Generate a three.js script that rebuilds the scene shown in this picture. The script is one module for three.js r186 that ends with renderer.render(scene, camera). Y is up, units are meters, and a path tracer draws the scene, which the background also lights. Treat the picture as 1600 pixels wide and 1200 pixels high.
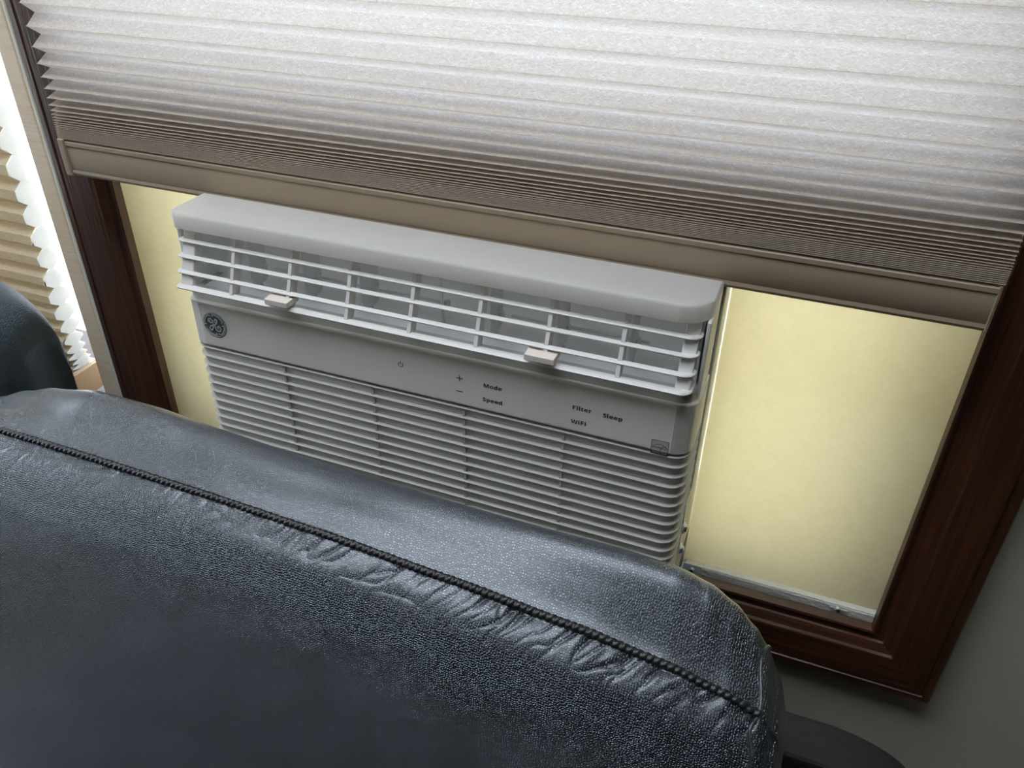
import * as THREE from 'three';
import { mergeGeometries, mergeVertices, toCreasedNormals } from 'three/addons/utils/BufferGeometryUtils.js';
import { RoundedBoxGeometry } from 'three/addons/geometries/RoundedBoxGeometry.js';
import { TextGeometry } from 'three/addons/geometries/TextGeometry.js';
import { FontLoader } from 'three/addons/loaders/FontLoader.js';

// ---------------------------------------------------------------- camera, sky, exposure
// y is height above the floor; the camera stands 1.43 m up and 0.62 m in front of the window wall (the plane z = 0).
const EYE = 1.43;
const scene = new THREE.Scene();
const camera = new THREE.PerspectiveCamera(50.58, 1600 / 1200, 0.02, 100);
camera.position.set(0, EYE, 0.62);
camera.up.set(-0.20928, 0.83817, -0.50366);
camera.lookAt(0 - 0.29752, EYE - 0.54523, 0.62 - 0.78372);

const renderer = new THREE.WebGLRenderer();
renderer.toneMapping = THREE.LinearToneMapping;
renderer.toneMappingExposure = 1.25;
renderer.shadowMap.enabled = true;

{ // bright hazy daylight sky: pale blue overhead, whiter to the horizon, one ground tone below it
  const W = 256, H = 128, d = new Float32Array(W * H * 4);
  for (let j = 0; j < H; j++) {
    const up = (j + 0.5) / H * 2 - 1, e = Math.max(0, up);
    const t = Math.pow(e, 0.6);
    const c = up < 0 ? [0.40, 0.40, 0.34] : [0.90 - 0.11 * t, 0.97 - 0.09 * t, 1.07 - 0.05 * t];
    for (let i = 0; i < W; i++) { const k = (j * W + i) * 4; d[k] = c[0]; d[k + 1] = c[1]; d[k + 2] = c[2]; d[k + 3] = 1; }
  }
  const sky = new THREE.DataTexture(d, W, H, THREE.RGBAFormat, THREE.FloatType);
  sky.mapping = THREE.EquirectangularReflectionMapping; sky.magFilter = THREE.LinearFilter; sky.needsUpdate = true;
  scene.background = sky;
  scene.backgroundIntensity = 6.5;
}

// ---------------------------------------------------------------- helpers
let seed = 7;
const rnd = () => { seed = (seed * 1664525 + 1013904223) >>> 0; return seed / 4294967296; };
const hash = (x, y, s = 0) => { let h = (Math.imul(x | 0, 374761393) + Math.imul(y | 0, 668265263) + Math.imul(s | 0, 1442695041)) | 0; h = Math.imul(h ^ (h >>> 13), 1274126177); return ((h ^ (h >>> 16)) >>> 0) / 4294967296; };
const sm = (t) => t * t * (3 - 2 * t);
function vnoise(x, y, s = 0, px = 1e9, py = 1e9) {                    // value noise that can repeat every px, py cells
  const i = Math.floor(x), j = Math.floor(y), u = sm(x - i), v = sm(y - j), w = (a, p) => ((a % p) + p) % p;
  const a = hash(w(i, px), w(j, py), s), b = hash(w(i + 1, px), w(j, py), s), c = hash(w(i, px), w(j + 1, py), s), e = hash(w(i + 1, px), w(j + 1, py), s);
  return (a + (b - a) * u) * (1 - v) + (c + (e - c) * u) * v;
}
const used = {};
function numbered(n) { used[n] = (used[n] ?? -1) + 1; return used[n] ? `${n}_${String(used[n]).padStart(3, '0')}` : n; }
function mesh(name, geo, mat, parent = scene) {
  const m = new THREE.Mesh(Array.isArray(geo) ? mergeGeometries(geo.map((g) => { const h = g.index ? g.toNonIndexed() : g; for (const k of Object.keys(h.attributes)) if (!['position', 'normal', 'uv'].includes(k)) h.deleteAttribute(k); return h; })) : geo, mat);
  m.name = parent === scene ? numbered(name) : sub(parent, name);
  m.castShadow = m.receiveShadow = true; parent.add(m); return m;
}
function sub(parent, name) { let n = name, k = 0; while (parent.children.some((c) => c.name === n)) n = `${name}_${String(++k).padStart(3, '0')}`; return n; }
function thing(name, label, category, x = 0, y = 0, z = 0, group) {
  const o = new THREE.Group(); o.name = numbered(name); o.position.set(x, y, z); scene.add(o);
  o.userData = { label, category }; if (group) o.userData.group = group; return o;
}
function structure(name) { const o = new THREE.Group(); o.name = name; o.userData.kind = 'structure'; scene.add(o); return o; }
function boxUV(g) {                                                   // uv in metres by the face's main direction
  const p = g.attributes.position, n = g.attributes.normal, uv = new Float32Array(p.count * 2);
  for (let i = 0; i < p.count; i++) {
    const ax = Math.abs(n.getX(i)), ay = Math.abs(n.getY(i)), az = Math.abs(n.getZ(i));
    const [u, v] = ax > ay && ax > az ? [p.getZ(i), p.getY(i)] : ay > az ? [p.getX(i), p.getZ(i)] : [p.getX(i), p.getY(i)];
    uv[2 * i] = u; uv[2 * i + 1] = v;
  }
  g.setAttribute('uv', new THREE.BufferAttribute(uv, 2)); return g;
}
function bx(x0, x1, y0, y1, z0, z1, r = 0) {
  const w = x1 - x0, h = y1 - y0, d = z1 - z0;
  const g = r ? new RoundedBoxGeometry(w, h, d, 2, Math.min(r, w / 2.01, h / 2.01, d / 2.01)) : new THREE.BoxGeometry(w, h, d);
  g.translate((x0 + x1) / 2, (y0 + y1) / 2, (z0 + z1) / 2); return boxUV(g);
}
// a closed profile [[outward, y], ...] carried along a path [[x, z], ...] with mitred corners; both ends capped
function sweep(path, profile, crease = 0.6) {
  const N = path.length, M = profile.length, rings = [];
  for (let i = 0; i < N; i++) {
    const dir = (a, b) => { const x = b[0] - a[0], z = b[1] - a[1], l = Math.hypot(x, z) || 1; return [x / l, z / l]; };
    const d0 = i ? dir(path[i - 1], path[i]) : dir(path[0], path[1]), d1 = i < N - 1 ? dir(path[i], path[i + 1]) : d0;
    let n = [-(d0[1] + d1[1]), d0[0] + d1[0]]; const l = Math.hypot(...n); n = n.map((v) => v / l);
    const c = -n[0] * d0[1] + n[1] * d0[0], k = 1 / Math.max(0.5, c);
    rings.push(profile.map(([o, y]) => [path[i][0] + n[0] * o * k, y, path[i][1] + n[1] * o * k]));
  }
  const pos = [], tri = (a, b, c) => pos.push(...a, ...b, ...c);
  for (let i = 0; i < N - 1; i++) for (let j = 0; j < M; j++) {
    const a = rings[i][j], b = rings[i + 1][j], c = rings[i + 1][(j + 1) % M], e = rings[i][(j + 1) % M];
    tri(a, b, c); tri(a, c, e);
  }
  const ct = THREE.ShapeUtils.triangulateShape(profile.map(([a, b]) => new THREE.Vector2(a, b)), []);
  for (const [a, b, c] of ct) { tri(rings[0][a], rings[0][b], rings[0][c]); tri(rings[N - 1][c], rings[N - 1][b], rings[N - 1][a]); }
  let g = new THREE.BufferGeometry(); g.setAttribute('position', new THREE.Float32BufferAttribute(pos, 3));
  g = toCreasedNormals(g, crease); return boxUV(g);
}
// straight moulding: profile [[across, out], ...] in (t, z), extruded from a to b (3D points on the inner edge line) with mitre slopes at both ends
function moulding(a, b, inward, profile, m0, m1, crease = 0.5) {       // 'inward' is a unit vector pointing from the opening outward across the board
  const A = new THREE.Vector3(...a), B = new THREE.Vector3(...b), D = B.clone().sub(A).normalize(), T = new THREE.Vector3(...inward), pos = [];
  const at = (P, [t, z], m) => { const v = P.clone().addScaledVector(T, t).addScaledVector(D, m * t); v.z += z; return v.toArray(); };
  const r0 = profile.map((p) => at(A, p, m0)), r1 = profile.map((p) => at(B, p, m1)), M = profile.length, tri = (x, y, z) => pos.push(...x, ...y, ...z);
  const flip = new THREE.Vector3().crossVectors(D, T).z < 0;
  const put = (x, y, z) => (flip ? tri(x, z, y) : tri(x, y, z));
  for (let j = 0; j < M; j++) { const k = (j + 1) % M; put(r0[j], r1[k], r1[j]); put(r0[j], r0[k], r1[k]); }
  for (const [x, y, z] of THREE.ShapeUtils.triangulateShape(profile.map(([t, z]) => new THREE.Vector2(t, z)), [])) { put(r0[x], r0[z], r0[y]); put(r1[x], r1[y], r1[z]); }
  let g = new THREE.BufferGeometry(); g.setAttribute('position', new THREE.Float32BufferAttribute(pos, 3)); g = toCreasedNormals(g, crease);
  const uv = new Float32Array(pos.length / 3 * 2), v = new THREE.Vector3();
  for (let i = 0; i < pos.length / 3; i++) { v.fromBufferAttribute(g.attributes.position, i).sub(A); uv[2 * i] = v.dot(D); uv[2 * i + 1] = v.dot(T) + v.z * 0.7; }
  g.setAttribute('uv', new THREE.BufferAttribute(uv, 2)); return g;
}
function tex(w, h, f, { srgb = true, rx = 1, ry = 1 } = {}) {          // f(u, v) gives [r, g, b] or a grey, 0..1
  const d = new Uint8Array(w * h * 4);
  for (let j = 0; j < h; j++) for (let i = 0; i < w; i++) {
    let c = f(i / w, j / h, i, j); if (typeof c === 'number') c = [c, c, c];
    const k = (j * w + i) * 4; for (let n = 0; n < 3; n++) d[k + n] = Math.max(0, Math.min(255, c[n] * 255)); d[k + 3] = 255;
  }
  const t = new THREE.DataTexture(d, w, h); t.magFilter = THREE.LinearFilter; t.minFilter = THREE.LinearMipmapLinearFilter; t.generateMipmaps = true;
  t.wrapS = t.wrapT = THREE.RepeatWrapping; t.repeat.set(rx, ry); if (srgb) t.colorSpace = THREE.SRGBColorSpace; t.needsUpdate = true; return t;
}

// ---------------------------------------------------------------- materials
const std = (o) => new THREE.MeshStandardMaterial(o), phy = (o) => new THREE.MeshPhysicalMaterial(o);
const lin = (r, g, b) => new THREE.Color().setRGB(r, g, b);
function woodTex(base, dark, s, period = 0.4) {                       // grain along u
  return tex(512, 256, (u, v) => {
    const warp = 0.35 * vnoise(u * 4, v * 4, s, 4, 4);
    const g = 0.55 * vnoise(u * 6 + warp, v * 64, s + 1, 6, 64) + 0.45 * vnoise(u * 16, v * 128, s + 2, 16, 128), p = vnoise(u * 3, v * 5, s + 3, 3, 5);
    const k = Math.min(1, Math.max(0, 0.15 + 0.75 * g * (0.55 + 0.9 * p)));
    return base.map((b, n) => b + (dark[n] - b) * k);
  }, { rx: 1 / period, ry: 1 / (period / 3) });
}
const M = {};
M.casing = phy({ map: woodTex([0.42, 0.23, 0.13], [0.17, 0.095, 0.06], 11), roughness: 0.45, clearcoat: 0.6, clearcoatRoughness: 0.3 });
M.casing.bumpMap = tex(256, 128, (u, v) => vnoise(u * 8, v * 64, 5, 8, 64), { srgb: false, rx: 5, ry: 15 }); M.casing.bumpScale = 0.0003;
M.honey = phy({ map: woodTex([0.98, 0.91, 0.80], [0.91, 0.79, 0.64], 31), roughness: 0.4, clearcoat: 1, clearcoatRoughness: 0.22 });
M.sash = std({ map: woodTex([0.30, 0.17, 0.10], [0.12, 0.07, 0.05], 51), roughness: 0.5 });
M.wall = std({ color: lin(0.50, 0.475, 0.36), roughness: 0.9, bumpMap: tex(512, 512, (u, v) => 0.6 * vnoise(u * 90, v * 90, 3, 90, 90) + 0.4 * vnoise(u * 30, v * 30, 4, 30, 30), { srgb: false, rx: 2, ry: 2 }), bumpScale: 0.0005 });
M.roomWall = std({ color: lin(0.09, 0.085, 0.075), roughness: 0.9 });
M.ceiling = std({ color: lin(0.86, 0.84, 0.80), roughness: 0.95 });
M.floor = std({ map: woodTex([0.36, 0.27, 0.19], [0.25, 0.18, 0.12], 71, 1.2), roughness: 0.5 });
M.plastic = std({ color: lin(0.78, 0.77, 0.73), roughness: 0.42 });
M.hood = phy({ color: lin(0.82, 0.795, 0.745), roughness: 0.55, transmission: 0.56, thickness: 0, ior: 1.45, side: THREE.DoubleSide });
M.plasticPanel = std({ color: lin(0.80, 0.765, 0.665), roughness: 0.38 });
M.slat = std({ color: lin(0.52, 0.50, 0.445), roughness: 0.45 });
M.bar = std({ color: lin(0.74, 0.71, 0.66), roughness: 0.4 });
M.duct = std({ color: lin(0.90, 0.93, 0.94), roughness: 0.6 });
M.vane = std({ color: lin(0.78, 0.80, 0.80), roughness: 0.5 });
M.metalWhite = std({ color: lin(0.70, 0.70, 0.64), roughness: 0.4 });
M.dark = std({ color: lin(0.03, 0.03, 0.03), roughness: 0.7 });
M.filter = std({ color: lin(0.35, 0.35, 0.34), roughness: 0.8 });
M.ink = std({ color: lin(0.03, 0.03, 0.03), roughness: 0.6 });
M.steel = std({ color: lin(0.72, 0.72, 0.74), roughness: 0.36, metalness: 0.85 });
M.zinc = std({ color: lin(0.72, 0.86, 0.84), roughness: 0.4, metalness: 0.1 });
M.glass = phy({ color: 0xffffff, roughness: 0.02, transmission: 1, thickness: 0, ior: 1.5 });
M.whiteVinyl = std({ color: lin(0.80, 0.77, 0.68), roughness: 0.6, bumpMap: tex(256, 256, (u, v) => vnoise(u * 60, v * 60, 8, 60, 60), { srgb: false, rx: 8, ry: 8 }), bumpScale: 0.0006 });
const foamTex = tex(512, 512, (u, v) => { const n = 0.5 * vnoise(u * 120, v * 120, 1, 120, 120) + 0.5 * vnoise(u * 40, v * 40, 2, 40, 40), b = vnoise(u * 5, v * 5, 9, 5, 5); return [0.97 - 0.025 * n, 0.948 - 0.025 * n - 0.01 * b, 0.85 - 0.03 * n - 0.02 * b]; }, { rx: 2, ry: 2 });
M.foam = phy({ map: foamTex, roughness: 1, transmission: 0.47, thickness: 0, ior: 1.1, specularIntensity: 0.2 });
// spunlaced fibre cloth: short bright fibres lying mostly along the shade
const fibre = (() => {
  const W = 1024, a = new Float32Array(W * W).fill(0.5);
  for (let k = 0; k < 26000; k++) {
    let x = rnd() * W, y = rnd() * W; const th = (rnd() - 0.5) * 2.0, l = 6 + rnd() * 14, c = (rnd() - 0.45) * 0.9;
    for (let t = 0; t < l; t++) { const i = ((Math.round(x + Math.cos(th) * t) % W) + W) % W, j = ((Math.round(y + Math.sin(th) * t) % W) + W) % W; a[j * W + i] += c * 0.5; a[((j + 1) % W) * W + i] += c * 0.5; a[j * W + (i + 1) % W] += c * 0.3; }
  }
  return a;
})();
const fibreAt = (u, v) => fibre[(Math.floor(v * 1024) & 1023) * 1024 + (Math.floor(u * 1024) & 1023)];
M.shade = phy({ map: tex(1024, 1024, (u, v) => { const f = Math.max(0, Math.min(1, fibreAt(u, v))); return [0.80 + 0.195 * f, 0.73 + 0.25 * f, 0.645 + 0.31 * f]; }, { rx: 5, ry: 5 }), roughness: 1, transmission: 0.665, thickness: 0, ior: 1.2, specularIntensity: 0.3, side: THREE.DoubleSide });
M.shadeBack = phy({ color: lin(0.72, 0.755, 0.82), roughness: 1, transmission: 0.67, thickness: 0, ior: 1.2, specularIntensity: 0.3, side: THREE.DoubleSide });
M.shadeTan = phy({ map: tex(512, 512, (u, v) => { const f = Math.max(0, Math.min(1, fibreAt(u, v))); return [0.70 + 0.20 * f, 0.655 + 0.19 * f, 0.56 + 0.19 * f]; }, { rx: 6, ry: 6 }), roughness: 1, transmission: 0.45, thickness: 0, ior: 1.2, specularIntensity: 0.3, side: THREE.DoubleSide });
M.shadeWhite = phy({ color: lin(0.82, 0.90, 0.98), roughness: 1, transmission: 0.5, thickness: 0, ior: 1.2, specularIntensity: 0.3, side: THREE.DoubleSide });
M.rail = std({ color: lin(0.32, 0.245, 0.16), roughness: 0.45 });
// leather: pebbled grain
const grain = (() => {
  const W = 1024, N = 72, h = new Float32Array(W * W), pts = [];
  for (let j = 0; j < N; j++) for (let i = 0; i < N; i++) pts.push([i + 0.15 + 0.7 * hash(i, j, 91), j + 0.15 + 0.7 * hash(i, j, 92)]);
  for (let y = 0; y < W; y++) for (let x = 0; x < W; x++) {
    const u = x / W * N, v = y / W * N, i = Math.floor(u), j = Math.floor(v); let d1 = 9, d2 = 9;
    for (let b = -1; b < 2; b++) for (let a = -1; a < 2; a++) {
      const ii = (i + a + N) % N, jj = (j + b + N) % N, p = pts[jj * N + ii], dx = p[0] - ii + i + a - u, dy = p[1] - jj + j + b - v, d = Math.sqrt(dx * dx + dy * dy);
      if (d < d1) { d2 = d1; d1 = d; } else if (d < d2) d2 = d;
    }
    h[y * W + x] = Math.min(1, (d2 - d1) * 1.9) * (0.75 + 0.25 * vnoise(u / 6, v / 6, 4, N / 6, N / 6));
  }
  return h;
})();
const leather = (bump, rough) => phy({ color: lin(0.012, 0.016, 0.019), roughness: rough, specularIntensity: 1, ior: 2.3, specularColor: lin(0.80, 0.90, 1.0), clearcoat: 1, clearcoatRoughness: rough - 0.06,
  bumpMap: tex(1024, 1024, (u, v, i, j) => grain[j * 1024 + i], { srgb: false, rx: 1 / 0.13, ry: 1 / 0.13 }), bumpScale: bump });
M.leather = leather(0.0008, 0.35);
M.leatherSmooth = leather(0.0008, 0.36);
M.leatherMatte = phy({ color: lin(0.018, 0.019, 0.018), roughness: 0.7, bumpMap: M.leather.bumpMap, bumpScale: 0.0003 });
M.leatherDark = phy({ color: lin(0.012, 0.018, 0.021), roughness: 0.55, ior: 1.7, specularColor: lin(0.8, 0.92, 1.0), bumpMap: M.leather.bumpMap, bumpScale: 0.0004 });
M.piping = phy({ color: lin(0.014, 0.014, 0.015), roughness: 0.45, ior: 1.6 });

// ---------------------------------------------------------------- the setting
const Y = (r) => EYE + r;                                              // heights below are measured from the eye
const X0 = -2.0, X1 = 1.9, Z1 = 3.4, TOP = 2.32;
const winR = { x0: -0.715, x1: 0.153, y0: Y(-0.625), y1: Y(0.78) }, winL = { x0: -1.75, x1: -0.778, y0: Y(-0.625), y1: Y(0.72) };
{
  const w = structure('wall_back');
  const B = (name, ...a) => mesh(name, bx(...a), M.wall, w);
  B('wall_section', X0, X1, 0, winR.y0, -0.15, 0); B('wall_section', X0, X1, winR.y1, TOP, -0.15, 0);
  B('wall_section', X0, winL.x0, winR.y0, winR.y1, -0.15, 0); B('wall_section', winL.x1, winR.x0, winR.y0, winR.y1, -0.15, 0); B('wall_section', winR.x1, X1, winR.y0, winR.y1, -0.15, 0);
  const s = (name, geo, mat) => { const m = mesh(name, geo, mat); m.userData.kind = 'structure'; };
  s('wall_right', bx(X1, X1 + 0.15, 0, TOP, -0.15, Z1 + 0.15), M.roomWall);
  s('floor', bx(X0 - 0.15, X1 + 0.15, -0.1, 0, -0.15, Z1 + 0.15), M.floor);
  { // ceiling with one roof window near the window wall
    const c = structure('ceiling'), sx0 = -1.15, sx1 = 0.25, sz0 = 0.20, sz1 = 0.85, C = (...q) => mesh('ceiling_panel', bx(...q), M.ceiling, c);
    C(X0 - 0.15, sx0, TOP, TOP + 0.1, -0.15, Z1 + 0.15); C(sx1, X1 + 0.15, TOP, TOP + 0.1, -0.15, Z1 + 0.15); C(sx0, sx1, TOP, TOP + 0.1, -0.15, sz0); C(sx0, sx1, TOP, TOP + 0.1, sz1, Z1 + 0.15);
    const k = structure('window_4');
    mesh('window_frame', [bx(sx0, sx1, TOP + 0.04, TOP + 0.09, sz0, sz0 + 0.03), bx(sx0, sx1, TOP + 0.04, TOP + 0.09, sz1 - 0.03, sz1), bx(sx0, sx0 + 0.03, TOP + 0.04, TOP + 0.09, sz0 + 0.03, sz1 - 0.03), bx(sx1 - 0.03, sx1, TOP + 0.04, TOP + 0.09, sz0 + 0.03, sz1 - 0.03)], M.whiteVinyl, k);
    mesh('pane', bx(sx0 + 0.03, sx1 - 0.03, TOP + 0.062, TOP + 0.066, sz0 + 0.03, sz1 - 0.03), M.glass, k);
  }
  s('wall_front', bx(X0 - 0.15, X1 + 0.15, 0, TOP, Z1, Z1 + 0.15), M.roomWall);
  const f = structure('wall_left'), a = 0.10, b = 0.78, c = 0.22, d = 2.10, xo = X0 - 0.09, xi = X0 - 0.03;
  const F = (...q) => mesh('wall_section', bx(...q), M.roomWall, f);
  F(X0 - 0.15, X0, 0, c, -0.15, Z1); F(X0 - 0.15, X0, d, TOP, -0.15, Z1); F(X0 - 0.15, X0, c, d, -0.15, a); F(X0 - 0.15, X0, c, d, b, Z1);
  const w3 = structure('window_3'), m = (a + b) / 2;
  mesh('window_frame', [bx(xo, xi, c, c + 0.05, a, b), bx(xo, xi, d - 0.05, d, a, b), bx(xo, xi, c, d, a, a + 0.05), bx(xo, xi, c, d, b - 0.05, b), bx(xo, xi, c, d, m - 0.025, m + 0.025)], M.sash, w3);
  mesh('pane', bx(X0 - 0.062, X0 - 0.058, c + 0.05, d - 0.05, a + 0.05, m - 0.025), M.glass, w3);
  mesh('pane', bx(X0 - 0.062, X0 - 0.058, c + 0.05, d - 0.05, m + 0.025, b - 0.05), M.glass, w3);
  const lawn = mesh('lawn', bx(-25, 25, -0.5, -0.4, -25, 25), std({ color: lin(0.66, 0.66, 0.60), roughness: 1 })); lawn.userData.kind = 'structure';
}
// window casing: stained moulding with stepped beads, mitred at the corners
const casingProfile = [[0, 0.0012], [0, 0.0078], [0.0012, 0.0100], [0.0034, 0.0106], [0.0050, 0.0096], [0.0058, 0.0074], [0.0072, 0.0070], [0.0128, 0.0080], [0.0136, 0.0104], [0.0147, 0.0111], [0.0238, 0.0121], [0.0246, 0.0151], [0.0258, 0.0159], [0.0568, 0.0184], [0.0577, 0.0168], [0.059, 0.0168], [0.0601, 0.0186], [0.0660, 0.0184], [0.0676, 0.0164], [0.0680, 0.0001], [0.012, 0.0001], [0.004, 0.0012]];
{
  const w1 = structure('window_1'), xl = -0.674, xr = 0.1372, yb = Y(-0.6105), yt = Y(0.76);
  mesh('casing_board', moulding([xl, yb, 0], [xr, yb, 0], [0, -1, 0], casingProfile, -1, 1), M.casing, w1);
  mesh('casing_board', moulding([xl, yt, 0], [xr, yt, 0], [0, 1, 0], casingProfile, -1, 1), M.casing, w1);
  mesh('casing_board', moulding([xl, yb, 0], [xl, yt, 0], [-1, 0, 0], casingProfile, -1, 1), M.casing, w1);
  mesh('casing_board', moulding([xr, yb, 0], [xr, yt, 0], [1, 0, 0], casingProfile, -1, 1), M.casing, w1);
  // jambs lining the opening, and the raised lower sash resting on the air conditioner
  const j = 0.012, { x0, x1, y0, y1 } = winR;
  mesh('jamb', bx(x0, x0 + j * 0.5, y0, y1, -0.149, -0.0065), M.sash, w1); mesh('jamb', bx(x1 - j * 0.3, x1, y0, y1, -0.149, -0.0065), M.sash, w1);
  mesh('jamb', bx(x0 + j, x1 - j, y0, y0 + 0.004, -0.149, -0.0065), M.sash, w1); mesh('jamb', bx(x0 + j, x1 - j, y1 - j, y1, -0.149, -0.0065), M.sash, w1);
  mesh('outer_frame', [bx(x0 + j, x0 + j + 0.05, y0 + 0.004, Y(-0.2690), -0.125, -0.095), bx(x1 - 0.06, x1 - j * 0.3, y0 + 0.004, Y(-0.2690), -0.125, -0.095), bx(x0 + j + 0.05, x1 - 0.06, y0 + 0.004, y0 + 0.045, -0.125, -0.095)], M.sash, w1);
  const a = x0 + j, b = x1 - j * 0.3, s0 = Y(-0.2685), s1 = y1 - j;
  mesh('sash_rail', bx(a, b, s0, s0 + 0.028, -0.05, -0.016, 0.003), M.sash, w1);
  mesh('sash_rail', bx(a, b, s1 - 0.04, s1, -0.05, -0.016, 0.003), M.sash, w1);
  mesh('sash_stile', bx(a, a + 0.035, s0 + 0.028, s1 - 0.04, -0.05, -0.016), M.sash, w1); mesh('sash_stile', bx(b - 0.035, b, s0 + 0.028, s1 - 0.04, -0.05, -0.016), M.sash, w1);
  mesh('pane', bx(a + 0.035, b - 0.035, s0 + 0.028, s1 - 0.04, -0.037, -0.033), M.glass, w1);
}
{
  const w2 = structure('window_2'), { x0, x1, y0, y1 } = winL;
  mesh('casing_board', bx(-0.7735, -0.7505, y0 - 0.03, y1 + 0.03, -0.004, 0.015, 0.0025), M.honey, w2);
  mesh('casing_board', bx(x0 - 0.06, x0 + 0.004, y0 - 0.03, y1 + 0.03, -0.004, 0.015, 0.0025), M.honey, w2);
  mesh('casing_board', bx(x0 + 0.004, -0.7735, y1 - 0.004, y1 + 0.03, -0.004, 0.015, 0.0025), M.honey, w2);
  mesh('casing_board', bx(x0 + 0.004, -0.7735, y0 - 0.03, y0 + 0.004, -0.004, 0.015, 0.0025), M.honey, w2);
  mesh('jamb', bx(x1 - 0.006, x1, y0, y1, -0.149, -0.004), M.honey, w2); mesh('jamb', bx(x0, x0 + 0.006, y0, y1, -0.149, -0.004), M.honey, w2);
  mesh('sill_board', bx(x0 + 0.006, x1 - 0.006, y0, y0 + 0.014, -0.149, -0.004), M.sash, w2); mesh('jamb', bx(x0 + 0.006, x1 - 0.006, y1 - 0.006, y1, -0.149, -0.004), M.honey, w2);
  mesh('pane', bx(x0 + 0.006, x1 - 0.006, y0 + 0.006, y1 - 0.006, -0.122, -0.118), M.glass, w2);
  const bead = structure('trim_1');
  mesh('caulk_bead', bx(-0.7495, -0.7437, y0 - 0.03, y1 + 0.03, 0.0005, 0.0160, 0.0024), std({ color: lin(0.78, 0.75, 0.62), roughness: 0.5 }), bead);
}

// ---------------------------------------------------------------- filler panels beside the air conditioner
const AC = { xl: -0.517, xr: -0.048, zf: 0.107, zb: 0.0545 };
{
  const tag = (m, label, category) => { m.userData = { label, category }; };
  const r = thing('filler_panel', 'cream foam board filling the window opening right of the air conditioner', 'panel');
  mesh('board', bx(AC.xr + 0.0005, 0.1475, Y(-0.6195), Y(-0.2690), -0.040, -0.015, 0.002), M.foam, r);
  const l = thing('filler_panel', 'narrow cream foam board between the air conditioner and the left window casing', 'panel');
  mesh('board', bx(-0.7085, AC.xl - 0.0005, Y(-0.6195), Y(-0.2690), -0.040, -0.015, 0.002), M.foam, l);
  const strip = thing('weather_strip', 'grey white foam strip along the bottom edge of the right filler panel', 'strip');
  mesh('strip', bx(-0.046, 0.1445, Y(-0.6185), Y(-0.6065), -0.0148, -0.0055, 0.0025), M.whiteVinyl, strip);
}

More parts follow.
